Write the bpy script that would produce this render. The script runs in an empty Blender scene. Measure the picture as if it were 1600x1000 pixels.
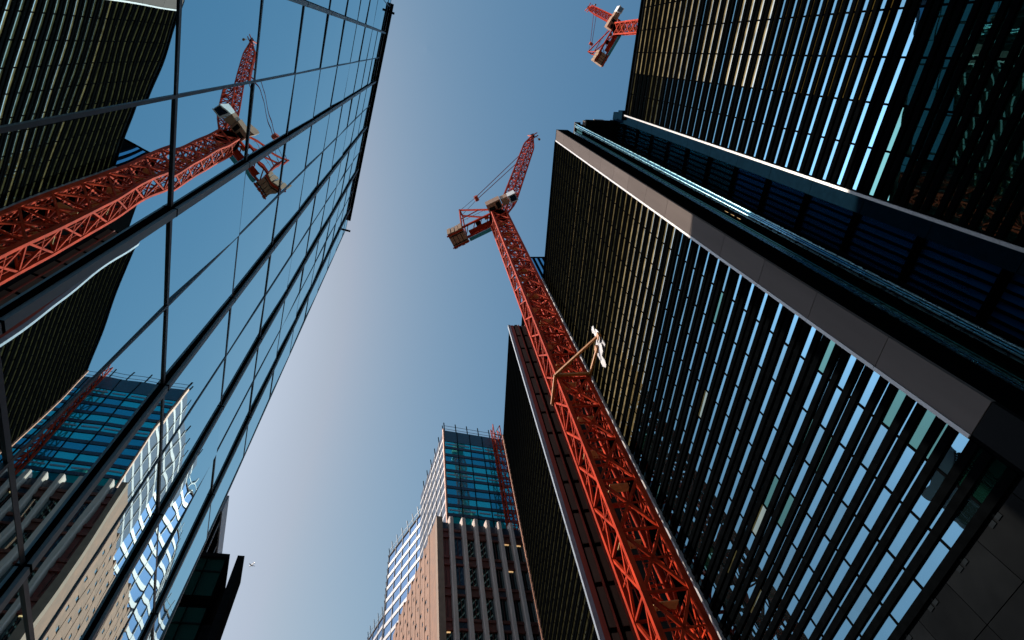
import bpy, bmesh, math, random
from mathutils import Vector, Matrix, Quaternion
rnd = random.Random(11)
sc = bpy.context.scene
COL = sc.collection
PI = math.pi
R_ = math.radians

# ------------------------------------------------------------------ camera
CAMZ = 1.6
cam_d = bpy.data.cameras.new('camera')
cam_d.sensor_fit = 'HORIZONTAL'; cam_d.sensor_width = 36.0
cam_d.lens = 36.0 * 779.715 / 1600.0
cam_d.clip_start = 0.05; cam_d.clip_end = 20000
cam = bpy.data.objects.new('camera', cam_d); COL.objects.link(cam)
CR = Matrix(((0.9876245230, 0.0250963853, -0.1548159324),
             (-0.0513663650, -0.8809122797, -0.4704838488),
             (-0.1481866999, 0.4726137185, -0.8687214600)))
cam.matrix_world = Matrix.Translation((0, 0, CAMZ)) @ CR.to_4x4()
sc.camera = cam

# ------------------------------------------------------------------ sky, sun, exposure
SUN_AZ, SUN_EL = R_(-78), R_(41)
SKY_STRENGTH, SUN_STRENGTH, EXPOSURE = 0.105, 5.0, 0.58
w = bpy.data.worlds.new('World'); sc.world = w; w.use_nodes = True
nt = w.node_tree; nt.nodes.clear()
sky = nt.nodes.new('ShaderNodeTexSky'); sky.sky_type = 'NISHITA'; sky.sun_disc = False
sky.sun_elevation = SUN_EL; sky.sun_rotation = SUN_AZ
sky.altitude = 0; sky.air_density = 1.2; sky.dust_density = 4.0; sky.ozone_density = 5.0
bg = nt.nodes.new('ShaderNodeBackground'); bg.inputs[1].default_value = SKY_STRENGTH
wo = nt.nodes.new('ShaderNodeOutputWorld')
sep = nt.nodes.new('ShaderNodeSeparateColor'); cmb = nt.nodes.new('ShaderNodeCombineColor')   # film-like colour curve on the whole sky
nt.links.new(sky.outputs[0], sep.inputs[0])
chan = []
for ch, (piv, gam, gain) in enumerate(((1.516, 1.40, 1.0), (2.037, 0.92, 1.09), (3.358, 0.66, 0.93))):
    dv = nt.nodes.new('ShaderNodeMath'); dv.operation = 'DIVIDE'; dv.inputs[1].default_value = piv
    pw = nt.nodes.new('ShaderNodeMath'); pw.operation = 'POWER'; pw.inputs[1].default_value = gam
    ml = nt.nodes.new('ShaderNodeMath'); ml.operation = 'MULTIPLY'; ml.inputs[1].default_value = piv * gain
    nt.links.new(sep.outputs[ch], dv.inputs[0]); nt.links.new(dv.outputs[0], pw.inputs[0])
    nt.links.new(pw.outputs[0], ml.inputs[0]); chan.append(ml)
for ch, op, ratio in ((0, 'MINIMUM', 0.86), (2, 'MAXIMUM', 1.22)):      # bright haze settles at one pale tone
    k_ = nt.nodes.new('ShaderNodeMath'); k_.operation = 'MULTIPLY'; k_.inputs[1].default_value = ratio
    m_ = nt.nodes.new('ShaderNodeMath'); m_.operation = op
    nt.links.new(chan[1].outputs[0], k_.inputs[0]); nt.links.new(k_.outputs[0], m_.inputs[0]); nt.links.new(chan[ch].outputs[0], m_.inputs[1])
    nt.links.new(m_.outputs[0], cmb.inputs[ch])
nt.links.new(chan[1].outputs[0], cmb.inputs[1])
nt.links.new(cmb.outputs[0], bg.inputs[0]); nt.links.new(bg.outputs[0], wo.inputs[0])
sun_d = bpy.data.lights.new('sun', 'SUN'); sun_d.energy = SUN_STRENGTH; sun_d.angle = R_(0.5)
sun_d.color = (1.0, 0.86, 0.70)
sun = bpy.data.objects.new('sun', sun_d); COL.objects.link(sun)
TO_SUN = Vector((math.sin(SUN_AZ) * math.cos(SUN_EL), math.cos(SUN_AZ) * math.cos(SUN_EL), math.sin(SUN_EL)))
sun.rotation_euler = TO_SUN.to_track_quat('Z', 'Y').to_euler(); sun.location = (0, 0, 200)
vs = sc.view_settings
vs.view_transform = 'Standard'; vs.look = 'None'; vs.gamma = 1.0; vs.exposure = EXPOSURE; vs.use_curve_mapping = False
sc.cycles.max_bounces = 8; sc.cycles.glossy_bounces = 6; sc.cycles.diffuse_bounces = 3

# ------------------------------------------------------------------ materials
MATS = {}
def new_mat(name):
    m = bpy.data.materials.new(name); m.use_nodes = True
    nt = m.node_tree; nt.nodes.clear()
    out = nt.nodes.new('ShaderNodeOutputMaterial')
    MATS[name] = m
    return m, nt, out
def nd(nt, t, **kw):
    n = nt.nodes.new('ShaderNode' + t)
    for k, v in kw.items():
        setattr(n, k, v)
    return n
def surface(name, col, rough=0.6, metal=0.0, var=0.15, scale=3.0, bump=0.0, spec=0.5, streak=False, var2=0.0):
    """weathered solid surface: two noises vary the colour, one gives relief"""
    m, nt, out = new_mat(name)
    p = nd(nt, 'BsdfPrincipled'); L = nt.links.new
    tc = nd(nt, 'TexCoord'); mp = nd(nt, 'Mapping')
    oi = nd(nt, 'ObjectInfo')
    L(tc.outputs['Object'], mp.inputs['Vector'])
    if streak: mp.inputs['Scale'].default_value = (1, 1, 0.12)
    addv = nd(nt, 'VectorMath', operation='ADD')
    sclv = nd(nt, 'VectorMath', operation='SCALE'); sclv.inputs['Scale'].default_value = 37.0
    comb = nd(nt, 'CombineXYZ'); L(oi.outputs['Random'], comb.inputs[0]); L(oi.outputs['Random'], comb.inputs[1])
    L(comb.outputs[0], sclv.inputs[0]); L(mp.outputs[0], addv.inputs[0]); L(sclv.outputs[0], addv.inputs[1])
    nz = nd(nt, 'TexNoise'); nz.inputs['Scale'].default_value = scale; nz.inputs['Detail'].default_value = 6
    L(addv.outputs[0], nz.inputs['Vector'])
    mr = nd(nt, 'MapRange'); mr.inputs[1].default_value = 0.3; mr.inputs[2].default_value = 0.7
    mr.inputs[3].default_value = 1 - var; mr.inputs[4].default_value = 1 + var
    L(nz.outputs[0], mr.inputs[0])
    mr2 = nd(nt, 'MapRange'); mr2.inputs[3].default_value = 1 - var2; mr2.inputs[4].default_value = 1 + var2
    L(oi.outputs['Random'], mr2.inputs[0])
    mul = nd(nt, 'Math', operation='MULTIPLY'); L(mr.outputs[0], mul.inputs[0]); L(mr2.outputs[0], mul.inputs[1])
    mx = nd(nt, 'VectorMath', operation='SCALE'); mx.inputs[0].default_value = col[:3]
    L(mul.outputs[0], mx.inputs['Scale']); L(mx.outputs[0], p.inputs['Base Color'])
    mr3 = nd(nt, 'MapRange'); mr3.inputs[3].default_value = max(0.02, rough - 0.12); mr3.inputs[4].default_value = min(1, rough + 0.12)
    L(nz.outputs[0], mr3.inputs[0]); L(mr3.outputs[0], p.inputs['Roughness'])
    p.inputs['Metallic'].default_value = metal
    p.inputs['Specular IOR Level'].default_value = spec
    if bump:
        b = nd(nt, 'Bump'); b.inputs['Strength'].default_value = bump; b.inputs['Distance'].default_value = 0.02
        L(nz.outputs[0], b.inputs['Height']); L(b.outputs[0], p.inputs['Normal'])
    L(p.outputs[0], out.inputs[0]); return m
def glazing(name, tint, inner, base=0.5, rough=0.008, wave=0.0, wscale=0.5, emit=None, estr=0.0):
    """coated glass: a tinted reflection that rises towards grazing, over what stands behind the pane"""
    m, nt, out = new_mat(name); L = nt.links.new
    df = nd(nt, 'BsdfDiffuse'); df.inputs[0].default_value = (*inner, 1)
    inner_sh = df
    if emit:
        em = nd(nt, 'Emission'); em.inputs[1].default_value = estr
        tc = nd(nt, 'TexCoord'); nz = nd(nt, 'TexNoise'); nz.inputs['Scale'].default_value = 1.3
        oi = nd(nt, 'ObjectInfo')
        L(tc.outputs['Object'], nz.inputs['Vector'])
        mr = nd(nt, 'MapRange'); mr.inputs[1].default_value = 0.35; mr.inputs[2].default_value = 0.65; mr.inputs[3].default_value = 0.5; mr.inputs[4].default_value = 1.3
        L(nz.outputs[0], mr.inputs[0])
        sc_ = nd(nt, 'VectorMath', operation='SCALE'); sc_.inputs[0].default_value = emit; L(mr.outputs[0], sc_.inputs['Scale'])
        L(sc_.outputs[0], em.inputs[0])
        ad = nd(nt, 'AddShader'); L(df.outputs[0], ad.inputs[0]); L(em.outputs[0], ad.inputs[1]); inner_sh = ad
    gl = nd(nt, 'BsdfGlossy'); gl.inputs[0].default_value = (*tint, 1); gl.inputs['Roughness'].default_value = rough
    lw = nd(nt, 'LayerWeight'); lw.inputs[0].default_value = 0.5
    mr = nd(nt, 'MapRange'); mr.inputs[1].default_value = 0.15; mr.inputs[2].default_value = 1.0
    mr.inputs[3].default_value = base; mr.inputs[4].default_value = 1.0
    L(lw.outputs['Facing'], mr.inputs[0])
    mix = nd(nt, 'MixShader'); L(mr.outputs[0], mix.inputs[0]); L(inner_sh.outputs[0], mix.inputs[1]); L(gl.outputs[0], mix.inputs[2])
    if wave:
        tc = nd(nt, 'TexCoord'); oi = nd(nt, 'ObjectInfo')
        cb = nd(nt, 'CombineXYZ'); L(oi.outputs['Random'], cb.inputs[0]); L(oi.outputs['Random'], cb.inputs[1])
        sv = nd(nt, 'VectorMath', operation='SCALE'); sv.inputs['Scale'].default_value = 53.0; L(cb.outputs[0], sv.inputs[0])
        av = nd(nt, 'VectorMath', operation='ADD'); L(tc.outputs['Object'], av.inputs[0]); L(sv.outputs[0], av.inputs[1])
        nz = nd(nt, 'TexNoise'); nz.inputs['Scale'].default_value = wscale; nz.inputs['Detail'].default_value = 1.0
        nz.inputs['Roughness'].default_value = 0.3
        L(av.outputs[0], nz.inputs['Vector'])
        b = nd(nt, 'Bump'); b.inputs['Strength'].default_value = 1.0; b.inputs['Distance'].default_value = wave
        L(nz.outputs[0], b.inputs['Height']); L(b.outputs[0], gl.inputs['Normal'])
    L(mix.outputs[0], out.inputs[0]); return m

surface('asphalt', (0.05, 0.05, 0.052), 0.9, scale=20, bump=0.3)
surface('paving', (0.28, 0.27, 0.25), 0.85, scale=6, bump=0.2)
surface('black_metal', (0.0012, 0.0015, 0.0018), 0.7, var=0.3, spec=0.0)
surface('dark_metal', (0.008, 0.010, 0.012), 0.5, var=0.25, spec=0.0)
surface('cyan_metal', (0.22, 0.42, 0.50), 0.28, 0.9, var=0.1)
surface('frame_metal', (0.012, 0.018, 0.022), 0.4, var=0.25)
surface('fin_metal', (0.13, 0.15, 0.165), 0.45, 0.2, var=0.15, streak=True)
surface('white_metal', (0.32, 0.31, 0.325), 0.4, var=0.06, streak=True)
surface('grey_metal', (0.16, 0.18, 0.20), 0.4, 0.2, var=0.1, streak=True)
surface('pale_metal', (0.22, 0.25, 0.29), 0.4, 0.2, var=0.1)
surface('strip_panel', (0.104, 0.088, 0.084), 0.5, 0.0, spec=0.0, var=0.07, scale=1.5, streak=True, var2=0.05)
surface('blue_metal', (0.003, 0.012, 0.023), 0.55, 0.0, spec=0.0, var=0.15)
surface('dark_core', (0.004, 0.005, 0.006), 0.8, spec=0.0)
surface('podium_panel', (0.0030, 0.0036, 0.0042), 0.4, 0.0, spec=0.02, var=0.3, scale=0.8, var2=0.2)
surface('red_paint', (0.30, 0.025, 0.0075), 0.55, var=0.3, scale=1.2, spec=0.04, var2=0.18)
surface('red_paint_faded', (0.40, 0.045, 0.012), 0.5, var=0.22, scale=2.5)
surface('crane_yellow', (0.30, 0.105, 0.014), 0.5, var=0.15)
surface('concrete_block', (0.30, 0.18, 0.11), 0.85, var=0.15, bump=0.3)
surface('cabin_panel', (0.34, 0.195, 0.12), 0.55, var=0.1)
surface('cab_white', (0.75, 0.75, 0.74), 0.4, var=0.05)
surface('teal_paint', (0.03, 0.30, 0.36), 0.5)
surface('timber_plank', (0.45, 0.30, 0.12), 0.8, var=0.3)
surface('steel_rope', (0.20, 0.09, 0.07), 0.5)
surface('stone', (0.20, 0.135, 0.10), 0.9, var=0.14, scale=1.2, bump=0.3)
surface('stone_side', (0.20, 0.108, 0.072), 0.9, var=0.22, scale=0.9, bump=0.4, var2=0.12)
surface('pilaster_stone', (0.44, 0.36, 0.325), 0.85, var=0.12, streak=True)
surface('red_spandrel', (0.15, 0.028, 0.02), 0.5, var=0.3)
surface('rust_spandrel', (0.10, 0.025, 0.016), 0.6, var=0.3)
surface('navy_spandrel', (0.012, 0.03, 0.055), 0.3, var=0.2)
surface('crown_blue', (0.012, 0.06, 0.10), 0.5, var=0.2)
surface('white_spandrel', (0.34, 0.32, 0.32), 0.45, var=0.06)
surface('orange_trim', (0.45, 0.20, 0.12), 0.6)
surface('recess_tan', (0.085, 0.048, 0.028), 0.6, var=0.18, streak=True)
surface('recess_red', (0.24, 0.034, 0.016), 0.5, var=0.2, streak=True)  # the crane's reflected red, put into the strip colour
surface('sheeting', (0.36, 0.35, 0.36), 0.6, var=0.08, bump=0.3)
surface('aircraft_white', (0.6, 0.6, 0.62), 0.4)

glazing('mirror_glass', (0.70, 0.95, 1.0), (0.004, 0.012, 0.016), base=0.9, wave=0.0075, wscale=0.45)
glazing('louvre_glass', (0.20, 0.40, 0.53), (0.004, 0.010, 0.012), base=0.50, wave=0.008, wscale=0.9)
glazing('louvre_glass_dull', (0.19, 0.37, 0.48), (0.008, 0.014, 0.016), base=0.45, wave=0.012, wscale=0.9)
glazing('green_glass', (0.14, 0.31, 0.28), (0.002, 0.012, 0.009), base=0.30, wave=0.003, wscale=0.9)
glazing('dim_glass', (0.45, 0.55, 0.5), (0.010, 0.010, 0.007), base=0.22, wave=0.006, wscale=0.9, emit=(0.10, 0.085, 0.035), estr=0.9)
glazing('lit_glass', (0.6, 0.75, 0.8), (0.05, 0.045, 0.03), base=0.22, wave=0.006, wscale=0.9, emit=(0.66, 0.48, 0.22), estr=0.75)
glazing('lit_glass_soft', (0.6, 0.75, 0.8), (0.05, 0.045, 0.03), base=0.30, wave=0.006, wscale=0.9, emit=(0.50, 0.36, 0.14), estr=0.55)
glazing('teal_glass', (0.10, 0.80, 0.88), (0.010, 0.36, 0.40), base=0.30, wave=0.006, wscale=0.6)
glazing('teal_glass_deep', (0.10, 0.55, 0.75), (0.006, 0.20, 0.28), base=0.28, wave=0.006, wscale=0.6)
glazing('pale_glass', (0.30, 0.32, 0.36), (0.15, 0.14, 0.14), base=0.14, wave=0.01, wscale=0.4)
glazing('blue_glass', (0.20, 0.27, 0.38), (0.03, 0.065, 0.11), base=0.20, wave=0.01, wscale=0.4)
glazing('recess_glass', (0.42, 0.75, 1.0), (0.008, 0.12, 0.20), base=0.45, wave=0.004, wscale=0.9)
glazing('navy_glass', (0.30, 0.55, 1.0), (0.006, 0.085, 0.25), base=0.30, wave=0.004, wscale=0.9)
glazing('window_dark', (0.40, 0.55, 0.60), (0.010, 0.018, 0.018), base=0.25, wave=0.006, wscale=0.6)
glazing('dark_green_glass', (0.14, 0.32, 0.30), (0.010, 0.055, 0.050), base=0.35, wave=0.006, wscale=0.6)
glazing('black_glass', (0.04, 0.05, 0.05), (0.002, 0.002, 0.002), base=0.1)
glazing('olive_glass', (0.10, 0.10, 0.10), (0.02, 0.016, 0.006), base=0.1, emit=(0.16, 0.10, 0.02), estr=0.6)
glazing('cab_glass', (0.4, 0.6, 0.8), (0.01, 0.03, 0.06), base=0.4)
glazing('window_lit', (0.4, 0.5, 0.5), (0.05, 0.03, 0.02), base=0.15, emit=(0.9, 0.55, 0.25), estr=0.8)
M = MATS

# ------------------------------------------------------------------ builders
MESH = {}
BOXF = [(0, 3, 2, 1), (4, 5, 6, 7), (0, 1, 5, 4), (1, 2, 6, 5), (2, 3, 7, 6), (3, 0, 4, 7)]
def box_mesh(sx, sy, sz, mat):
    k = (round(sx, 4), round(sy, 4), round(sz, 4), mat)
    if k in MESH: return MESH[k]
    a, b, c = sx / 2, sy / 2, sz / 2
    me = bpy.data.meshes.new('piece')
    me.from_pydata([(-a, -b, -c), (a, -b, -c), (a, b, -c), (-a, b, -c), (-a, -b, c), (a, -b, c), (a, b, c), (-a, b, c)], [], BOXF)
    me.materials.append(M[mat]); MESH[k] = me
    return me
def link(name, me, parent=None, loc=(0, 0, 0), rot=None):
    o = bpy.data.objects.new(name, me); COL.objects.link(o)
    o.parent = parent; o.location = loc
    if rot: o.rotation_euler = rot
    return o
def box(name, parent, lo, hi, mat, rot=None):
    s = [hi[i] - lo[i] for i in range(3)]
    return link(name, box_mesh(*s, mat), parent, [(hi[i] + lo[i]) / 2 for i in range(3)], rot)
def thing(name, label, cat, loc=(0, 0, 0), rz=0.0, group=None):
    o = bpy.data.objects.new(name, None); COL.objects.link(o)
    o.location = loc; o.rotation_euler = (0, 0, rz); o.empty_display_size = 0.5
    o['label'] = label; o['category'] = cat
    if group: o['group'] = group
    return o
class MB:
    """collects shapes into one mesh"""
    def __init__(s): s.v = []; s.f = []; s.mi = []; s.mats = []
    def _m(s, mat):
        if mat not in s.mats: s.mats.append(mat)
        return s.mats.index(mat)
    def box(s, lo, hi, mat):
        n = len(s.v); a, b = lo, hi
        s.v += [(a[0], a[1], a[2]), (b[0], a[1], a[2]), (b[0], b[1], a[2]), (a[0], b[1], a[2]), (a[0], a[1], b[2]), (b[0], a[1], b[2]), (b[0], b[1], b[2]), (a[0], b[1], b[2])]
        s.f += [tuple(n + i for i in f) for f in BOXF]; s.mi += [s._m(mat)] * 6; return s
    def tube(s, p, q, r, mat, k=6, r2=None):
        p, q = Vector(p), Vector(q); d = (q - p)
        if d.length < 1e-6: return s
        quat = d.to_track_quat('Z', 'Y'); n = len(s.v); r2 = r if r2 is None else r2
        for (c, rr) in ((p, r), (q, r2)):
            for i in range(k):
                a = 2 * PI * (i + 0.5) / k
                s.v.append(tuple(c + quat @ Vector((rr * math.cos(a), rr * math.sin(a), 0))))
        for i in range(k):
            j = (i + 1) % k
            s.f.append((n + i, n + j, n + k + j, n + k + i)); s.mi.append(s._m(mat))
        s.f.append(tuple(n + i for i in reversed(range(k)))); s.f.append(tuple(n + k + i for i in range(k)))
        s.mi += [s._m(mat)] * 2; return s
    def beam(s, p, q, wd, mat): return s.tube(p, q, wd * 0.7071, mat, 4)
    def poly(s, pts, mat):
        n = len(s.v); s.v += [tuple(p) for p in pts]; s.f.append(tuple(range(n, n + len(pts)))); s.mi.append(s._m(mat)); return s
    def prism(s, pts, z0, z1, mat):
        n = len(s.v); k = len(pts)
        s.v += [(p[0], p[1], z0) for p in pts] + [(p[0], p[1], z1) for p in pts]
        for i in range(k):
            j = (i + 1) % k; s.f.append((n + i, n + j, n + k + j, n + k + i)); s.mi.append(s._m(mat))
        s.f.append(tuple(n + i for i in reversed(range(k)))); s.f.append(tuple(n + k + i for i in range(k))); s.mi += [s._m(mat)] * 2
        return s
    def mesh(s, name='piece'):
        me = bpy.data.meshes.new(name); me.from_pydata(s.v, [], s.f)
        for m_ in s.mats: me.materials.append(M[m_])
        me.polygons.foreach_set('material_index', s.mi); me.update()
        bm = bmesh.new(); bm.from_mesh(me); bmesh.ops.recalc_face_normals(bm, faces=bm.faces); bm.to_mesh(me); bm.free()
        return me
    def build(s, name, parent=None, loc=(0, 0, 0), rot=None): return link(name, s.mesh(), parent, loc, rot)
def struct(o): o['kind'] = 'structure'; return o

# ------------------------------------------------------------------ ground
g = MB().poly([(-3000, -3000, 0), (3000, -3000, 0), (3000, 3000, 0), (-3000, 3000, 0)], 'asphalt').build('ground'); struct(g)
pv = MB(); pv.box((3.2, -60, 0.004), (30, 35, 0.13), 'paving'); struct(pv.build('pavement'))
ROT2 = R_(15.927)
N2 = Vector((0.9616103, 0.2744186, 0)); Y2 = Vector((-0.2744186, 0.9616103, 0))
pv = MB(); pv.box((0.004, -40, 0.004), (2.0, 40, 0.13), 'paving'); struct(pv.build('pavement', None, tuple(N2 * -3.45), (0, 0, ROT2)))

# ------------------------------------------------------------------ mirror-glass building on the left
LD = 3.45
LB = thing('glass_office_building', 'mirror-glass office building with grey vertical fins, reflecting the red crane and sky', 'building', tuple(N2 * -LD), ROT2)
BAY, FL, S_END, S_BEG = 1.863, 4.0, 17.05, -13.04
ROOF = 49.1
svals = [S_BEG + BAY * k for k in range(17)]          # ..., 0, ..., 14.9
svals = [s for s in svals if s < 15.0] + [S_END]
zvals = [0.15, 2.66] + [6.66 + FL * k for k in range(11)] + [ROOF - 0.35]
box('core', LB, (-14, S_BEG + 0.02, 0.05), (-0.12, S_END - 0.03, ROOF - 0.5), 'dark_core')
tr = random.Random(5)
for i in range(len(svals) - 1):
    for j in range(len(zvals) - 1):
        a, b, c, d = svals[i], svals[i + 1], zvals[j], zvals[j + 1]
        if d - c < 0.3: continue
        o = box('pane', LB, (-0.03, a + 0.02, c + 0.03), (-0.006, b - 0.02, d - 0.03), 'mirror_glass')
        o.rotation_euler = (0, tr.gauss(0, R_(0.32)), tr.gauss(0, R_(0.28)))
for i, s in enumerate(svals):
    k = round(s / BAY)
    if i == len(svals) - 1:
        box('corner_mullion', LB, (-0.05, s - 0.05, 0.1), (0.02, s + 0.03, ROOF - 0.02), 'fin_metal')
    elif k % 2 == 0:
        box('fin', LB, (0.012, s - 0.05, 2.0), (0.09, s + 0.08, ROOF - 0.02), 'fin_metal')
        box('fin_shade_strip', LB, (-0.05, s - 0.075, 0.1), (0.035, s - 0.052, ROOF - 0.06), 'black_metal')  # black strip stands in for the shaded side of the fin
        for z in zvals[2:-1]:
            box('fin_joint', LB, (0.02, s - 0.053, z - 0.02), (0.093, s + 0.083, z + 0.02), 'black_metal')
    else:
        box('mullion', LB, (-0.05, s - 0.026, 0.1), (0.015, s + 0.026, ROOF - 0.06), 'frame_metal')
for z in zvals[1:-1]:
    box('transom', LB, (-0.05, S_BEG + 0.06, z - 0.042), (0.012, S_END - 0.06, z + 0.042), 'frame_metal')
box('parapet', LB, (-0.25, S_BEG, ROOF - 0.37), (0.008, S_END, ROOF), 'grey_metal')
box('roof_rail', LB, (-0.02, -2.15, ROOF + 0.02), (0.24, 16.2, ROOF + 0.22), 'black_metal')
for s in (-1.5, 16.75):
    MB().tube((0.0, s, ROOF - 1.2), (0.5, s, ROOF - 1.2), 0.09, 'black_metal', 8).build('anchor_knob', LB)

# farther frontage block, its roof just showing past the far corner
AN = thing('pale_parapet_building', 'dark louvred building with a pale parapet, showing past the mirror-glass corner', 'building', (-15.35, 30, 0), ROT2)
AZ_ = 29.05 + CAMZ
box('core', AN, (-8, 0.0, 0.05), (-0.3, 7.4, AZ_ - 1.5), 'dark_core')
box('parapet', AN, (-0.3, -0.1, AZ_ - 1.45), (0.05, 7.5, AZ_), 'pale_metal')
box('corner_post', AN, (-0.3, 7.15, 0.1), (0.02, 7.5, AZ_ - 1.47), 'pale_metal')
for k in range(17):
    box('louvre_blade', AN, (-0.28, 0.1 + 0.42 * k, 0.1), (-0.03, 0.21 + 0.42 * k, AZ_ - 1.48), 'grey_metal' if k % 6 == 2 else 'black_metal')

# ------------------------------------------------------------------ louvred slabs on the right
PER = 1.12
def louvre_slab(T, y_edges, z0, z1, depth, phase, pane_mat, max_panes=300, loc=(0, 0, 0)):
    """facade facing -X at local x=0; T sits at (x, 0, 0)"""
    y0, y1 = y_edges[0], y_edges[-1]
    box('core', T, (0.09, y0 + 0.01, 0.05), (depth, y1 - 0.01, z1 - 0.05), 'dark_core')
    k0 = math.ceil((z0 - phase) / PER); k1 = int((z1 - phase) / PER)
    panes = []
    for k in range(k0, k1):
        zb = phase + PER * k
        box('louvre', T, (-0.07, y0, zb), (0.02, y1, zb + 0.27), 'black_metal')
        box('louvre', T, (-0.085, y0, zb + 0.69), (0.02, y1, zb + 0.95), 'black_metal')
        for (a, b, wide) in ((zb + 0.28, zb + 0.68, True), (zb + 0.96, zb + PER - 0.01, False)):
            for i in range(len(y_edges) - 1):
                panes.append((a, b, y_edges[i] + 0.05, y_edges[i + 1] - 0.05, wide, k, i))
    X = T.location.x
    def key(p): return math.hypot(X, (p[2] + p[3]) / 2) ** 2 + ((p[0] + p[1]) / 2) ** 2 - (150 if p[4] else 0)
    panes.sort(key=key)
    rest = MB()
    for n, (a, b, c, d, wide, k, i) in enumerate(panes):
        mt = pane_mat(a, b, (c + d) / 2, wide, k, i)
        if n < max_panes:
            o = box('pane', T, (0.012, c, a), (0.03, d, b), mt)
            o.rotation_euler = (0, tr.gauss(0, R_(0.3)), tr.gauss(0, R_(0.25)))
        else:
            rest.box((0.012, c, a), (0.03, d, b), mt)
    if rest.v:
        r = rest.build('small_panes', T); r['kind'] = 'stuff'
    for y in y_edges:
        box('mullion', T, (-0.012, y - 0.045, z0), (0.06, y + 0.045, z1 - 0.02), 'black_metal')
    box('coping', T, (-0.06, y0, z1 - 0.02), (depth, y1, z1 + 0.25), 'black_metal')

# slab beside the crane
X2 = 15.7
S2 = thing('louvred_office_slab', 'black louvred office slab with a pale corner strip, directly right of the red crane mast', 'building', (X2, 0, 0))
ye2 = [9.40, 10.95] + [12.90 + 1.97 * k for k in range(8)] + [28.2]
Z2 = 66.0
fl_rng = random.Random(3)
floor_tone = {}
def tone(tag, z, i):
    fl = int(z / (PER * 3.5)); kk = (tag, fl, i // 3)
    if kk not in floor_tone: floor_tone[kk] = fl_rng.random()
    return floor_tone[kk]
row_tone = {}
def pm2(a, b, y, wide, k, i):
    z = a - CAMZ
    if not wide and z > 19: return 'black_glass'
    if k not in row_tone: row_tone[k] = fl_rng.random()
    t = row_tone[k]
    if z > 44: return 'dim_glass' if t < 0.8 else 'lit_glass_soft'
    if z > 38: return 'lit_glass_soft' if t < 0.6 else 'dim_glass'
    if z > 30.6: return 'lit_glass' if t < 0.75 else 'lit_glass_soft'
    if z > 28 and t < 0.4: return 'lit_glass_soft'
    u = fl_rng.random()
    if z < 12.2 and y < 11 and u < 0.6: return 'green_glass'  # a building's green reflection, put into the glass colour
    if u < 0.02: return 'dim_glass'
    if u < 0.06: return 'green_glass'
    if u < 0.26: return 'louvre_glass_dull'
    return 'louvre_glass'
PH2 = (11.16 + CAMZ) % PER
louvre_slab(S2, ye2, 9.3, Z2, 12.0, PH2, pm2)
# pale corner strip of panels, white edge
st = [10.8 + 3.65 * k for k in range(16)]
for k in range(len(st) - 1):
    box('corner_panel', S2, (-0.10, 8.02, st[k] + 0.012), (0.06, 9.22, min(st[k + 1], Z2) - 0.012), 'strip_panel')
box('corner_backing', S2, (-0.06, 8.04, 7.1), (1.4, 9.38, Z2 - 0.1), 'black_metal')
for k in range(len(st) - 1):
    if st[k] > 9: box('edge_strip', S2, (-0.12, 9.24, st[k] + 0.02), (-0.02, 9.385, min(st[k + 1], Z2) - 0.0), 'white_metal')
box('end_strip', S2, (-0.24, 28.22, 9.0), (0.3, 28.75, Z2 + 0.2), 'white_metal')
box('corner_panel', S2, (-0.10, 8.02, 7.15), (0.06, 9.22, 10.78), 'podium_panel')
# dark panels below the louvres
for r in range(7):
    z = 9.28 - 1.32 * (r + 1)
    for k in range(10):
        if z < 0: continue
        y = 8.0 + 1.97 * k
        box('podium_panel', S2, (-0.05, y + 0.012, z + 0.012), (0.05, y + 1.958, z + 1.308), 'podium_panel')
        if r % 2 == 0 and k % 1 == 0:
            for q in range(2):
                box('grille', S2, (-0.075, y + 0.75 + 0.32 * q, z + 1.18), (-0.052, y + 0.98 + 0.32 * q, z + 1.30), 'dark_metal')

# near slab, set back
X1 = 21.4
S1 = thing('near_louvred_office_block', 'tall black louvred office block with warm lit upper windows, nearest on the right', 'building', (X1, 0, 0))
ye1 = [-14.5 + 1.97 * k for k in range(10)] + [5.2]
ye1 = [3.18 - 1.97 * k for k in range(9, -1, -1)] + [5.28]
Z1 = 58.1
def pm1(a, b, y, wide, k, i):
    z = a - CAMZ
    if not wide and z > 26: return 'black_glass' if y > 1.3 or z > 42 else 'olive_glass'
    kk = ('b1', k)
    if kk not in row_tone: row_tone[kk] = fl_rng.random()
    t = row_tone[kk]
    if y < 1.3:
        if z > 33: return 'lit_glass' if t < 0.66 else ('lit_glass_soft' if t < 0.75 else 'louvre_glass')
        if z > 24: return 'olive_glass' if not wide else 'louvre_glass'
    if z < 22.5: return 'green_glass'  # green tint puts the left building's reflection into the low panes
    if z > 45: return 'dim_glass' if t < 0.5 else 'louvre_glass'
    return 'louvre_glass_dull' if fl_rng.random() < 0.3 else 'louvre_glass'
PH1 = 0.35
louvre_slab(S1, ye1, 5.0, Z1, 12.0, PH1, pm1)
for k in range(14):
    box('edge_strip', S1, (-0.12, 5.30, 5.0 + 3.9 * k + 0.02), (-0.02, 5.44, min(5.0 + 3.9 * (k + 1), Z1 + 0.2)), 'white_metal')
box('roof_corner_box', S1, (-0.3, 5.0, Z1 + 0.27), (1.5, 5.9, Z1 + 1.6), 'blue_metal')
for r in range(3):
    for k in range(8):
        y = -10.5 + 1.97 * k
        box('podium_panel', S1, (-0.05, y + 0.012, 0.7 + 1.42 * r), (0.05, y + 1.958, 2.1 + 1.42 * r), 'podium_panel')

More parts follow.
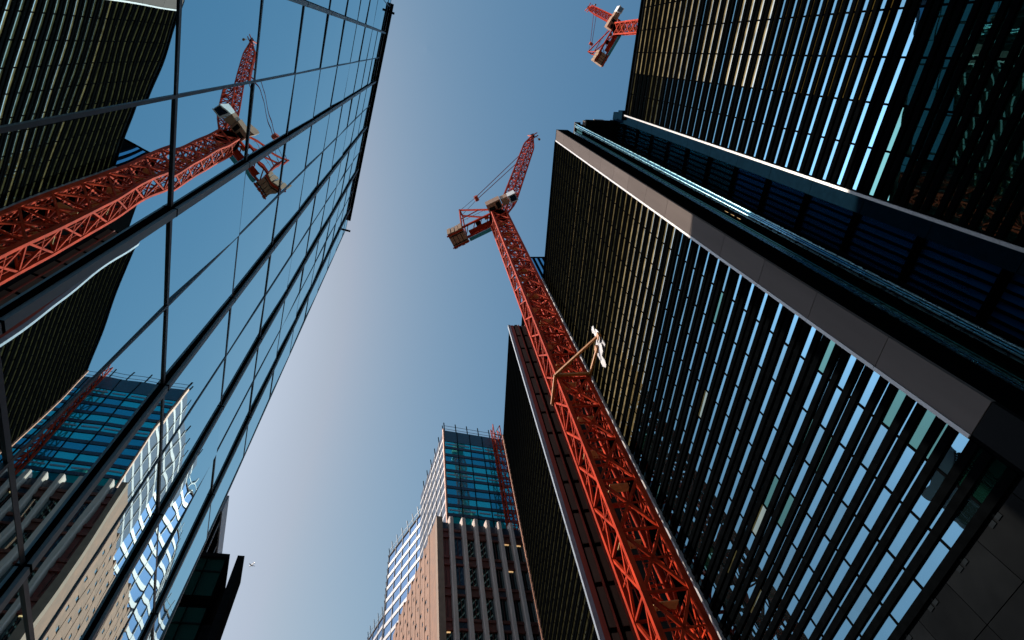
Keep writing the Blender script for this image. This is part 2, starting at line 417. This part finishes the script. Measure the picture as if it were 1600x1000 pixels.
# recessed link between them: metal band, louvred bay, slim glazed screen
LK = thing('recessed_glazed_link', 'recessed link of blue louvred glazing and slim vertical fins between the two black blocks', 'building', (22.2, 6.3, 0))
box('core', LK, (0.1, -0.86, 0.05), (8.0, 3.4, 62.4), 'dark_core')
for k in range(16):
    box('band_panel', LK, (-0.60, -0.84, 3.9 * k + 0.3), (0.08, 0.0, 3.9 * k + 4.17), 'blue_metal')
for k in range(15):
    zf = 5.0 + 3.92 * k
    for q in range(7):
        box('bay_mullion', LK, (-0.10, 0.05 + 0.40 * q, zf), (0.02, 0.13 + 0.40 * q, zf + 3.5), 'black_metal')
        if q < 6: box('bay_glass', LK, (0.03, 0.14 + 0.40 * q, zf), (0.06, 0.44 + 0.40 * q, zf + 3.5), 'navy_glass' if (zf < 34) else 'recess_glass')
    for dz in (3.51, 3.74): box('bay_transom', LK, (-0.12, 0.02, zf + dz), (0.08, 2.6, zf + dz + 0.14), 'black_metal')
prof = [(8.78, 8.39, 'black_metal', 0.0), (8.38, 8.33, 'cyan_metal', -0.10), (8.32, 8.24, 'recess_glass', 0.04), (8.23, 8.19, 'cyan_metal', -0.10), (8.18, 7.90, 'green_glass', 0.05),
        (7.89, 7.84, 'black_metal', -0.02), (7.83, 7.64, 'green_glass', 0.05), (7.62, 7.57, 'cyan_metal', -0.12), (7.56, 7.49, 'black_metal', 0.03), (7.48, 7.44, 'cyan_metal', -0.12), (7.43, 7.28, 'recess_glass', 0.04), (7.27, 7.23, 'cyan_metal', -0.08), (7.22, 7.12, 'black_metal', 0.0)]
for (a, b, mt, x) in prof:
    nm = 'screen_glass' if 'glass' in mt else 'screen_fin'
    if 'glass' in mt:
        for k in range(17): box(nm, LK, (x - 4.2, b - 6.3, 3.9 * k + 0.12), (x - 4.16, a - 6.3, min(3.9 * k + 4.0, 65.3)), mt)
    else: box(nm, LK, (x - 4.2, b - 6.3, 0.1), (x - 4.1, a - 6.3, 65.6), mt)
box('screen_backing', LK, (-4.08, 0.83, 0.1), (-3.9, 2.48, 65.2), 'black_metal')
box('screen_coping', LK, (-4.3, 0.8, 65.62), (-3.6, 2.5, 66.0), 'strip_panel')
for z in (28.0, 28.7, 29.4): box('soffit_lamp', LK, (-4.19, 1.56, z), (-4.17, 1.64, z + 0.35), 'window_lit')
for (x, y, sx, sy, z, h, mt) in ((-3.4, 0.5, 0.9, 1.6, 62.5, 3.0, 'strip_panel'), (-2.2, 0.3, 1.2, 1.2, 62.5, 2.6, 'recess_tan'), (-0.4, 0.2, 1.5, 1.0, 62.5, 1.6, 'dark_metal')):
    box('roof_plant', LK, (x, y, z), (x + sx, y + sy, z + h), mt)
box('roof_slab', LK, (-4.0, 0.1, 62.0), (8.0, 3.3, 62.45), 'dark_metal')

# taller core block behind the crane
CB = thing('tall_core_block', 'dark core block with blue glass strips, partly hidden behind the crane mast', 'building', (15.2, 29.2, 0))
box('core', CB, (0.2, 0.1, 0.05), (11, 16, 76.6), 'dark_core')
for k in range(7):
    box('wall_panel', CB, (0.0, 0.0, 11.0 * k + 0.1), (0.18, 15.9, 11.0 * k + 10.95), 'black_metal')
for i, x in enumerate((0.5, 1.3, 2.1)):
    box('glass_strip', CB, (x, -0.02, 0.2), (x + 0.35, 0.09, 76.4), 'recess_glass')
    box('vertical_fin', CB, (x + 0.45, -0.12, 0.2), (x + 0.52, 0.09, 76.5), 'blue_metal')
box('coping', CB, (-0.05, -0.05, 76.62), (11, 16, 77.0), 'black_metal')

# far slab in line
X3 = 11.2
S3 = thing('far_louvred_office_slab', 'narrow black louvred slab with a white edge strip, left of the crane mast', 'building', (X3, 0, 0))
ye3 = [36.3 + 1.97 * k for k in range(10)] + [57.0]
def pm3(a, b, y, wide, k, i): return 'dim_glass' if wide else 'black_glass'
louvre_slab(S3, ye3, 4.5, Z2, 14.0, PH2, pm3, max_panes=0)
box('edge_strip', S3, (-0.26, 35.85, 0.1), (0.1, 36.25, Z2 + 0.3), 'pale_metal')
box('trim_strip', S3, (-0.22, 57.02, 0.1), (0.2, 57.3, Z2 + 0.2), 'orange_trim')
prof3 = [(0.12, 0.52, -0.06, 'recess_red'), (0.54, 0.66, 0.0, 'black_metal'), (0.68, 1.20, -0.04, 'recess_tan'), (1.22, 1.36, -0.14, 'recess_red'),
         (1.38, 1.70, 0.05, 'black_metal'), (1.72, 2.20, -0.02, 'recess_tan'), (2.22, 2.34, -0.14, 'recess_red'), (2.36, 2.9, 0.0, 'recess_tan'), (2.92, 3.9, 0.04, 'dark_metal')]
for (a, b, y, mt) in prof3:
    if mt == 'recess_tan':
        for k in range(19):
            z = 3.5 * k + 0.2
            box('return_panel', S3, (a, 35.9 + y, z), (b, 36.02, min(z + 3.1, Z2)), mt)
            box('vent_slot', S3, (a + 0.05, 35.93 + y, z + 3.12), (b - 0.05, 36.0, min(z + 3.48, Z2)), 'black_metal')
    else:
        box('return_strip', S3, (a, 35.9 + y, 0.1), (b, 36.03, Z2 + 0.1), mt)

# ------------------------------------------------------------------ far buildings (aligned with the left frontage)
E1 = Vector((0.9616103, 0.2744186, 0))
def far_thing(name, label, corner): return thing(name, label, 'building', corner, ROT2)   # local +X = E1 (right), +Y = Y2 (away)

# stone office with pilasters
ST = far_thing('stone_office_building', 'stone office building with tall grey pilasters and red spandrels, centre bottom', (-0.42, 60, 0))
ZT = 51 + CAMZ
box('core', ST, (0.5, 0.5, 0.05), (24, 27.5, ZT - 1.2), 'dark_core')
PS = 1.86
for k in range(13):
    x = PS * k
    if k == 0:
        box('corner_pier', ST, (0.0, -0.45, 0.1), (0.85, 0.48, ZT), 'stone')
    else:
        o = MB().prism([(-0.30, -0.45), (-0.22, -0.62), (0.22, -0.62), (0.30, -0.45), (0.30, 0.45), (-0.30, 0.45)], 0.1, ZT + 0.1, 'pilaster_stone').build('pilaster', ST, (x + 0.3, 0, 0))
wr = random.Random(9)
FH = 4.3
for k in range(12):
    xa, xb = (0.87 if k == 0 else PS * k + 0.62), PS * (k + 1) - 0.02
    for f in range(12):
        zt = ZT - 1.6 - FH * f
        zb = zt - FH
        red = 'red_spandrel' if k == 0 or (k == 1 and f % 2) else 'rust_spandrel'
        if zb < 20: continue
        box('spandrel', ST, (xa, 0.0, zt - 0.42), (xb, 0.46, zt - 0.02), red)
        box('spandrel_panel', ST, (xa, 0.16, zt - 1.22), (xb, 0.44, zt - 0.44), 'navy_spandrel' if k in (1, 4) else red)
        box('sill', ST, (xa, -0.04, zt - 1.50), (xb, 0.46, zt - 1.24), red)
        wl = wr.random()
        p = box('window', ST, (xa, 0.22, zb + 0.0), (xb, 0.26, zt - 1.52), 'blue_glass' if k == 1 and f in (0, 1) else ('red_spandrel' if k == 0 and wl < 0.5 else 'window_dark'))
        box('window_bar', ST, ((xa + xb) / 2 - 0.03, 0.14, zb), ((xa + xb) / 2 + 0.03, 0.215, zt - 1.52), 'rust_spandrel')
        if wl > 0.86: box('ceiling_lamp', ST, (xa + 0.2, 0.10, zt - 1.75), (xb - 0.3, 0.2, zt - 1.62), 'window_lit')
box('attic', ST, (0.9, 0.1, ZT - 1.58), (23.8, 0.5, ZT - 0.5), 'navy_spandrel')
# stone flank
box('flank_wall', ST, (0.0, 0.5, 0.1), (0.49, 3.6, ZT - 0.1), 'stone_side')
for k in range(9):
    y = 3.62 + 2.7 * k
    h = ZT - 0.4 - 0.25 * (k % 2)
    box('flank_pier', ST, (-0.05, y, 0.1), (0.48, y + 0.75, h + 0.5), 'stone_side')
    for f in range(26):
        z = h - 1.2 - 1.75 * f
        if z < 20: break
        box('flank_course', ST, (0.0, y + 0.76, z), (0.48, y + 2.69, z + 1.15), 'stone_side')
        box('flank_window', ST, (0.05, y + 0.76, z - 0.6), (0.12, y + 2.69, z - 0.0), 'window_dark')
        box('flank_block', ST, (0.005, y + (1.5 if f % 2 else 0.77), z - 0.6), (0.04, y + (2.69 if f % 2 else 1.9), z - 0.0), 'stone_side')

# teal glass tower above it
TT = far_thing('teal_glass_tower', 'teal glass tower with dark floor bands and a roof railing, behind the stone office', (1.3, 64, 0))
TZ = 74.8 + CAMZ
box('core', TT, (0.4, 0.4, 0.05), (26, 17.5, TZ - 1.2), 'dark_core')
TFH = 1.9
for f in range(20):
    z = TZ - 3.0 - TFH * (f + 1)
    deep = f in (2, 6, 10) ; low = f > 12
    for k in range(10):
        xa = 0.12 + 2.5 * k
        mt = 'teal_glass_deep' if (deep or wr.random() < 0.12) else 'teal_glass'
        if low: mt = 'window_dark' if wr.random() < 0.6 else 'green_glass'
        box('pane', TT, (xa + 0.06, 0.10, z + 0.62), (xa + 2.44, 0.16, z + TFH - 0.04), mt)
        if f < 13 and f % 4 == 0: box('sun_blind', TT, (xa + 0.3, 0.04, z + 1.15), (xa + 2.2, 0.09, z + 1.4), 'pale_metal')
        if low and wr.random() < 0.12: box('ceiling_lamp', TT, (xa + 0.5, 0.03, z + 1.5), (xa + 1.9, 0.09, z + 1.66), 'window_lit')
    box('floor_band', TT, (0.12, 0.0, z), (25.2, 0.3, z + 0.58), 'navy_spandrel' if not low else 'rust_spandrel')
for k in range(11): box('mullion', TT, (0.08 + 2.5 * k, -0.06, 30), (0.16 + 2.5 * k, 0.30, TZ - 0.1), 'dark_metal')
for k in range(10): box('crown_panel', TT, (0.18 + 2.5 * k, 0.02, TZ - 2.98), (2.56 + 2.5 * k, 0.3, TZ - 0.06), 'crown_blue')
box('corner_trim', TT, (-0.12, -0.1, 30), (0.10, 0.34, TZ + 0.3), 'orange_trim')
# pale left flank
for f in range(20):
    z = TZ - 2.4 * (f + 1)
    for k in range(6):
        box('flank_pane', TT, (0.0, 0.4 + 2.9 * k, z + 0.62), (0.1, 3.22 + 2.9 * k, z + 2.36), 'pale_glass')
    box('flank_band', TT, (-0.03, 0.36, z), (0.2, 17.8, z + 0.58), 'white_spandrel')
for k in range(6): box('flank_mullion', TT, (-0.1, 0.3 + 2.9 * k, 30), (0.1, 0.4 + 2.9 * k, TZ), 'white_spandrel')
for k in range(11):
    x = 0.4 + 2.3 * k
    MB().beam((x, 0.6, TZ - 0.1), (x - 0.15, 0.4, TZ + 2.6), 0.16, 'dark_metal').build('railing_post', TT)
for z in (TZ + 1.0, TZ + 1.9): MB().beam((0.3, 0.5, z), (24, 0.5, z), 0.06, 'grey_metal').build('handrail', TT)
for k in range(6):
    MB().beam((0.3, 1 + 3 * k, TZ - 0.1), (0.1, 1 + 3 * k, TZ + 2.4), 0.14, 'dark_metal').build('railing_post', TT)

# red hoist tower on the teal tower front
HO = far_thing('red_hoist_mast', 'red lattice construction hoist climbing the right side of the teal tower', tuple(Vector((1.3, 64, 0)) + E1 * 10.2 - Y2 * 1.3))
for k in range(24):
    z = 6 + 3.0 * k
    mb = MB()
    cs = [(-0.7, -0.7), (0.7, -0.7), (0.7, 0.7), (-0.7, 0.7)]
    for c in cs: mb.beam((*c, z), (*c, z + 3.0), 0.15, 'red_paint')
    for i in range(4):
        a, b = cs[i], cs[(i + 1) % 4]
        mb.beam((*a, z), (*b, z), 0.11, 'red_paint'); mb.beam((*a, z), (*b, z + 3.0), 0.11, 'red_paint')
    mb.build('mast_section', HO)

# saw-tooth pale glass wing
WG = thing('pale_glass_wing', 'pale glass wing with blue floor stripes and saw-tooth plan, left of the stone office', 'building', (-1.3, 82, 0))
WP = [(0, 0), (-9.6, 16.5), (-12.2, 37.5), (-16.7, 47.0), (-19.3, 68.0), (-24, 78)]
WZ = 74.8 + CAMZ
mb = MB()
cp = [Vector((p[0], p[1], 0)) for p in WP]
for i in range(len(WP) - 1):
    a, b = cp[i], cp[i + 1]; d = (b - a); ln = d.length; d.normalize(); nrm = Vector((-d.y, d.x, 0))  # left/outside
    ang = math.atan2(d.y, d.x)
    blue = i % 2 == 0  # other facets get paler glass, with the grazing horizon reflection in its colour
    nb = max(2, round(ln / 3.2))
    W = link('facade', None, WG, tuple(a), (0, 0, ang)) if False else None
    mm = Matrix.Translation(a) @ Matrix.Rotation(ang, 4, 'Z')
    def wb(name, lo, hi, mat):
        s = [hi[q] - lo[q] for q in range(3)]; c = mm @ Vector([(hi[q] + lo[q]) / 2 for q in range(3)])
        return link(name, box_mesh(*s, mat), WG, c, (0, 0, ang))
    wb('core', (0.02, -8, 0.05), (ln - 0.02, -0.12, WZ - 0.4), 'dark_core')
    for f in range(17):
        z = WZ - 0.5 - 2.6 * (f + 1)
        wb('floor_band', (0.02, -0.1, z), (ln - 0.02, 0.10, z + (0.75 if blue else 1.2)), 'white_spandrel')
        for k in range(nb):
            wb('pane', (ln / nb * k + 0.05, -0.08, z + (0.78 if blue else 1.22)), (ln / nb * (k + 1) - 0.05, 0.0, z + 2.58), 'blue_glass' if blue else 'pale_glass')
    for k in range(nb + 1):
        wb('mullion', (ln / nb * k - 0.04 + (0.06 if k == 0 else 0), -0.08, 25), (ln / nb * k + 0.04 - (0.06 if k == nb else 0), 0.14, WZ), 'white_spandrel')
        c = mm @ Vector((ln / nb * k, -0.3, WZ - 0.45)); c2 = mm @ Vector((ln / nb * k, 0.1, WZ + 2.4))
    npst = round(ln / 2.4)
    for k in range(npst):
        c = mm @ Vector((ln / npst * (k + 0.5), -0.3, WZ - 0.45)); c2 = mm @ Vector((ln / npst * (k + 0.5), 0.2, WZ + 2.6))
        MB().beam(c, c2, 0.16, 'grey_metal').build('railing_post', WG)
    wb('handrail', (0.1, -0.05, WZ + 1.2), (ln - 0.1, 0.02, WZ + 1.28), 'grey_metal')
    wb('coping', (0.02, -0.6, WZ - 0.48), (ln - 0.02, 0.14, WZ - 0.2), 'strip_panel')

# dark block far left, with its free-standing blade wall
DB = far_thing('dark_glass_block', 'small dark glass block rising behind the far end of the mirror-glass building', (-14.16, 26.0, 0))
DZ = 21.1 + CAMZ
box('core', DB, (0.05, 0.1, 0.05), (2.08, 4.5, DZ - 0.4), 'dark_core')
for f in range(7):
    z = DZ - 2.9 * (f + 1)
    box('floor_band', DB, (0.0, -0.01, z), (2.13, 0.12, z + 0.5), 'black_metal')
    for k in range(2):
        box('pane', DB, (0.20 + 0.94 * k, 0.02, z + 0.51), (1.09 + 0.94 * k, 0.05, z + 2.75), 'dark_green_glass')
    box('window_bar', DB, (0.05, -0.03, z + 1.9), (2.08, 0.04, z + 1.95), 'dark_metal')
for x in (0.0, 0.13, 1.10, 2.05): box('mullion', DB, (x, -0.05, 0.2), (x + 0.045, 0.1, DZ - 0.15), 'black_metal')
box('roof_slab', DB, (-0.1, -0.15, DZ - 0.14), (2.18, 4.5, DZ + 0.08), 'dark_metal')
for f in range(11): box('side_panel', DB, (2.14, 0.15, 1.7 * f + 0.2), (2.57, 4, min(1.7 * f + 1.87, DZ - 3.2)), 'dark_metal')
BW = far_thing('dark_blade_wall', 'thin dark blade wall standing just right of the small dark glass block', tuple(Vector((-14.16, 26.0, 0)) + E1 * 2.585))
for f in range(13): box('wall_panel', BW, (0, 0, 1.76 * f + 0.05), (0.37, 2.5, min(1.76 * f + 1.79, DZ + 0.15)), 'dark_metal')
box('pale_edge', BW, (0.375, 0.0, 0.1), (0.43, 2.5, DZ - 5), 'pale_metal')

# ------------------------------------------------------------------ tower cranes
def crane(name, label, base, zs, mw, head_az, jib_h, jib_r, mast_from, red='red_paint', tie=False):
    T = thing(name, label, 'crane', (base[0], base[1], 0), 0, 'red luffing tower cranes')
    h = mw / 2; SEC = 4.4
    cs = [(-h, -h), (h, -h), (h, h), (-h, h)]
    n = int((zs - mast_from) / SEC) + 1
    ring = MB()
    for i in range(4): ring.beam((*cs[i], 0), (*cs[(i + 1) % 4], 0), 0.16, red)
    ring.beam((*cs[0], 0.0), (*cs[2], 0.0), 0.08, red)
    ring = ring.mesh()
    chord = MB().beam((0, 0, 0), (0, 0, SEC - 0.01), 0.36, red).mesh()
    lac = []
    for i in range(4):
        m_ = MB(); a, b = Vector((*cs[i], 0)), Vector((*cs[(i + 1) % 4], 0))
        up = Vector((0, 0, 1)); mid = (a + b) / 2
        m_.beam(a, mid + up * SEC / 2, 0.18, red); m_.beam(b, mid + up * SEC / 2, 0.18, red)
        m_.beam(a + up * SEC, mid + up * SEC / 2, 0.18, red); m_.beam(b + up * SEC, mid + up * SEC / 2, 0.18, red)
        m_.beam(a + up * SEC / 2, b + up * SEC / 2, 0.10, red)
        m_.beam((a * 3 + b) / 4 + up * SEC / 4, (a * 3 + b) / 4 + up * SEC * 0.75, 0.06, red)
        m_.beam((b * 3 + a) / 4 + up * SEC / 4, (b * 3 + a) / 4 + up * SEC * 0.75, 0.06, red)
        lac.append(m_.mesh())
    lad = MB()
    for sx in (-0.22, 0.22): lad.beam((sx, 0.5, 0), (sx + 0.5, 0.5, SEC), 0.06, red)
    for q in range(10): lad.beam((-0.22 + 0.05 * q, 0.5, 0.2 + 0.43 * q), (0.22 + 0.05 * q, 0.5, 0.2 + 0.43 * q), 0.04, red)
    lad = lad.mesh()
    plank = box_mesh(mw * 0.55, mw * 0.3, 0.05, 'timber_plank')
    for k in range(n):
        z = zs - SEC * (k + 1)
        o = link('mast_section', ring, T, (0, 0, z))
        for c in cs: link('chord', chord, o, (c[0], c[1], 0))
        for l in lac: link('lacing', l, o)
        link('ladder', lad, o)
        p = link('rest_platform', plank, o, (0.3 if k % 2 else -0.35, 0.3 if k % 3 else -0.4, 0.15))
    # head: local frame U = along jib, W = sideways
    U = Vector((math.sin(head_az), math.cos(head_az), 0)); Wv = Vector((U.y, -U.x, 0)); up = Vector((0, 0, 1))
    def P(u, wv, z): return U * u + Wv * wv + up * (zs + z)
    def bx(name, lo, hi, mat):
        s = [hi[q] - lo[q] for q in range(3)]; c = P(*[(hi[q] + lo[q]) / 2 for q in range(3)])
        return link(name, box_mesh(s[1], s[0], s[2], mat), T, c, (0, 0, -head_az))
    MB().tube((0, 0, zs - 0.1), (0, 0, zs + 0.5), mw * 0.62, 'black_metal', 20).build('slewing_ring', T)
    MB().tube((0, 0, zs + 0.5), (0, 0, zs + 1.5), mw * 0.66, red, 16, mw * 0.55).build('slewing_turret', T)
    # counter-jib
    for sd in (-1, 1):
        bx('counter_jib_beam', (-9.6, sd * 1.15 - 0.16, 1.5), (1.4, sd * 1.15 + 0.16, 2.15), red)
    for k in range(7):
        MB().beam(P(-9.2 + 1.5 * k, -1.1, 1.62), P(-7.7 + 1.5 * k, 1.1, 1.62), 0.16, red).build('cross_brace', T)
    bx('deck_plate', (-6.6, -0.95, 1.52), (-1.6, 0.1, 1.58), red)
    bx('walkway', (-7.2, -2.15, 1.55), (-0.6, -1.38, 1.64), 'teal_paint')
    for sd in (-1, 1):
        for k in range(6): MB().beam(P(-7 + 1.25 * k, sd * 2.1, 1.6), P(-7 + 1.25 * k, sd * 2.1, 2.7), 0.05, red).build('railing_post', T)
        MB().beam(P(-7, sd * 2.1, 2.7), P(-0.7, sd * 2.1, 2.7), 0.06, red).build('handrail', T)
    for k in range(4):
        bx('counterweight', (-10.6 + 0.82 * k, -1.75 + 0.06 * (k % 2), 0.05 + 0.08 * (k % 2)), (-9.90 + 0.82 * k, 1.75 - 0.05 * (k % 3), 3.3 - 0.2 * (k % 2)), 'concrete_block')
    bx('counterweight_frame', (-10.85, -1.5, -0.12), (-7.2, -1.2, 0.02), red); bx('counterweight_frame', (-10.85, 1.2, -0.12), (-7.2, 1.5, 0.02), red)
    # machinery cabin, winches and operator cab
    bx('machinery_cabin', (-1.2, 1.35, 1.3), (1.8, 3.2, 3.8), 'cabin_panel')
    bx('control_cabinet', (1.9, 1.5, 1.4), (3.3, 3.0, 3.6), 'cabin_panel')
    bx('cab_body', (3.4, 1.6, 0.8), (5.0, 3.1, 3.2), 'cab_white')
    bx('cab_window', (3.7, 1.75, 0.70), (4.9, 2.95, 0.79), 'cab_glass')
    bx('cab_window', (5.01, 1.7, 1.2), (5.06, 3.0, 2.9), 'cab_glass')
    MB().tube(P(-4.2, -0.9, 2.6), P(-4.2, 0.9, 2.6), 0.55, 'dark_metal', 12).build('winch_drum', T)
    # A-frame
    AU, AZ = -7.4, 15.5
    for sd in (-1, 1):
        MB().beam(P(0.9, sd * 1.1, 1.9), P(AU, sd * 0.7, AZ), 0.30, red).build('a_frame_strut', T)
        MB().beam(P(-7.6, sd * 1.1, 2.1), P(AU, sd * 0.7, AZ), 0.26, red).build('a_frame_strut', T)
        MB().beam(P(-3.3, sd * 0.9, 8.6), P(-7.5, sd * 0.9, 8.2), 0.18, red).build('a_frame_tie', T)
    MB().beam(P(AU, -0.9, AZ), P(AU, 0.9, AZ), 0.34, red).build('a_frame_head', T)
    # luffing jib, lattice of four chords, tapering at both ends
    F = P(1.6, 0, 2.0); tip = P(jib_r, 0, jib_h); ax = (tip - F); L = ax.length; ax.normalize()
    nv = Wv.cross(ax); nv.normalize()
    if nv.z < 0: nv = -nv
    NS = 22
    def sec(t):
        wd = 1.05 * min(1, 0.45 + t * 5.0, 0.25 + (1 - t) * 5.0); hh = 1.0 * min(1, 0.25 + t * 6.0, 0.2 + (1 - t) * 5.0)
        c = F + ax * (L * t)
        return [c + Wv * wd - nv * hh, c - Wv * wd - nv * hh, c - Wv * wd + nv * hh, c + Wv * wd + nv * hh]
    for k in range(NS):
        a, b = sec(k / NS), sec((k + 1) / NS); m_ = MB()
        for i in range(4):
            m_.beam(a[i], b[i], 0.26, red)
        o = m_.build('jib_section', T)
        m_ = MB()
        for i in range(4):
            j = (i + 1) % 4
            m_.beam(a[i], a[j], 0.14, red)
            m_.beam(a[i] if k % 2 else a[j], b[j] if k % 2 else b[i], 0.15, red)
        m_.build('lacing', o)
    # jib head
    for sd in (-1, 1):
        MB().beam(tip + Wv * sd * 0.4, tip + ax * 2.2 + nv * 1.4 + Wv * sd * 0.4, 0.30, 'red_paint_faded').build('jib_head', T)
        MB().beam(tip + Wv * sd * 0.4, tip + ax * 1.0 - nv * 1.6 + Wv * sd * 0.4, 0.26, 'red_paint_faded').build('jib_head', T)
    MB().tube(tip + ax * 1.0 - Wv * 0.55, tip + ax * 1.0 + Wv * 0.55, 0.55, 'dark_metal', 12).build('sheave', T)
    for k in range(4):
        for wv in (-0.9, 0.9): bx('lifting_strap', (-10.63 + 0.82 * k, wv - 0.09, 0.02), (-9.87 + 0.82 * k, wv + 0.09, 0.045), 'dark_metal')
    bx('cab_frame', (3.35, 1.55, 0.62), (5.1, 1.72, 0.78), 'cab_white'); bx('cab_frame', (3.35, 2.98, 0.62), (5.1, 3.15, 0.78), 'cab_white')
    bx('vent_grille', (-0.9, 1.5, 1.22), (0.3, 2.4, 1.29), 'dark_metal'); bx('vent_grille', (0.7, 1.6, 1.22), (1.5, 2.9, 1.29), 'dark_metal')
    bx('cable_reel', (-2.6, 0.5, 1.62), (-1.7, 1.0, 2.4), 'crane_yellow')
    MB().tube(tip + ax * 0.9 - nv * 0.6, tip + ax * 0.9 - nv * 0.6 - up * 6.0, 0.05, 'steel_rope', 5).build('hoist_rope', T)
    hk = tip + ax * 0.9 - nv * 0.6 - up * 6.8
    MB().tube(hk - up * 0.5, hk + up * 0.8, 0.32, 'crane_yellow', 8, 0.18).build('hook_block', T)
    MB().tube((h * 0.55, -h * 0.8, 0.2), (h * 0.55, -h * 0.8, zs), 0.05, 'black_metal', 6).build('power_cable', T)
    # pendants to the jib
    top = P(AU, 0, AZ + 0.1)
    jp = F + ax * (L * 0.72) + nv * 0.9
    blk = top + (jp - top) * 0.22
    for sd in (-1, 1):
        MB().tube(top + Wv * sd * 0.55, blk + Wv * sd * 0.3, 0.05, 'steel_rope', 5).build('luffing_rope', T)
        MB().tube(blk + Wv * sd * 0.3, jp + Wv * sd * 0.55, 0.085, red, 5).build('pendant_bar', T)
    MB().tube(blk - Wv * 0.6, blk + Wv * 0.6, 0.5, 'red_paint_faded', 10).build('pulley_block', T)
    if tie:
        tz = tie; q = h + 0.32
        TF = MB()
        for i in range(4):
            a = [(-q, -q), (q, -q), (q, q), (-q, q)]
            TF.beam((*a[i], tz), (*a[(i + 1) % 4], tz), 0.26, 'crane_yellow')
        TF.build('tie_collar', T)
        ex = X2 - 0.35 - base[0]
        MB().beam((-q, -q, tz), (ex, 22.9 - base[1], tz - 0.1), 0.22, 'crane_yellow').build('tie_arm', T)
        MB().beam((q, -q, tz), (ex, 24.3 - base[1], tz - 0.1), 0.22, 'crane_yellow').build('tie_arm', T)
    return T
C1 = crane('tower_crane', 'red luffing tower crane with lattice mast, standing in front of the black louvred slab', (13.3, 29.1), 97.6, 2.9, R_(117), 53, 18.0, 0.0, tie=40.6)
C2 = crane('tower_crane', 'red tower crane head at the top edge, emerging from behind the nearest black block', (56, -8), 165, 2.9, R_(152), 50, 9.6, 60.0)

# white anchor bracket where the crane is tied to the slab
BK = thing('tie_bracket', 'white steel bracket wrapped in torn sheeting, tying the crane to the louvred slab', 'bracket', (X2 - 0.26, 23.4, 36.6 + CAMZ))
box('base_plate', BK, (-0.08, -0.5, 0.6), (0.0, 1.6, 2.9), 'white_metal')
br = random.Random(4)
for (y0, z0, w_, h_) in ((-0.9, 1.6, 1.2, 2.3), (-0.2, 0.3, 1.3, 1.6), (0.6, -0.9, 0.9, 1.8), (-0.6, 3.0, 0.7, 1.5)):
    mb = MB(); NSEG = 9
    pts = []
    for i in range(NSEG):
        a = 2 * PI * i / NSEG; r = 0.5 * (0.65 + 0.5 * br.random())
        pts.append((y0 + w_ / 2 + w_ * r * math.cos(a), z0 + h_ / 2 + h_ * r * math.sin(a)))
    f_ = [(-0.16 - 0.14 * br.random(), p[0], p[1]) for p in pts]; b_ = [(p[0] + 0.03, p[1], p[2]) for p in f_]
    mb.poly(f_, 'sheeting'); mb.poly(list(reversed(b_)), 'sheeting')
    for i in range(NSEG): mb.poly([f_[i], f_[(i + 1) % NSEG], b_[(i + 1) % NSEG], b_[i]], 'sheeting')
    mb.build('sheet', BK)
box('cleat', BK, (-0.35, -0.75, 1.8), (-0.09, -0.2, 2.4), 'crane_yellow')
box('cleat', BK, (-0.35, 0.65, 1.8), (-0.09, 1.2, 2.4), 'crane_yellow')

# ------------------------------------------------------------------ airliner
d = CR @ Vector((393 - 800, -(883 - 500), -779.715)); d.normalize()
pos = Vector((0, 0, CAMZ)) + d * 3000
AP = thing('airliner', 'tiny distant airliner in the pale sky above the small dark block', 'airplane', tuple(pos), R_(50))
prof_ = [(-19, 0.3), (-15, 1.3), (-8, 2.0), (8, 2.0), (14, 1.6), (18, 0.9), (20, 0.2)]
mb = MB()
for i in range(len(prof_) - 1): mb.tube((0, prof_[i][0], 0), (0, prof_[i + 1][0], 0), prof_[i][1], 'aircraft_white', 10, prof_[i + 1][1])
mb.build('fuselage', AP)
for sd in (-1, 1):
    mb = MB(); mb.prism([(sd * 1.5, 5), (sd * 17, -4), (sd * 17, -6), (sd * 1.5, -2)], -0.6, -0.1, 'aircraft_white'); mb.build('wing', AP)
    mb = MB(); mb.prism([(sd * 0.5, -14), (sd * 6.5, -18), (sd * 6.5, -19.2), (sd * 0.5, -17.5)], 0.3, 0.6, 'aircraft_white'); mb.build('tailplane', AP)
    MB().tube((sd * 6, 0, -1.6), (sd * 6, 4.5, -1.6), 1.0, 'aircraft_white', 10).build('engine', AP)
MB().box((-0.2, -18.5, 1.0), (0.2, -15.0, 6.5), 'aircraft_white').build('fin', AP)
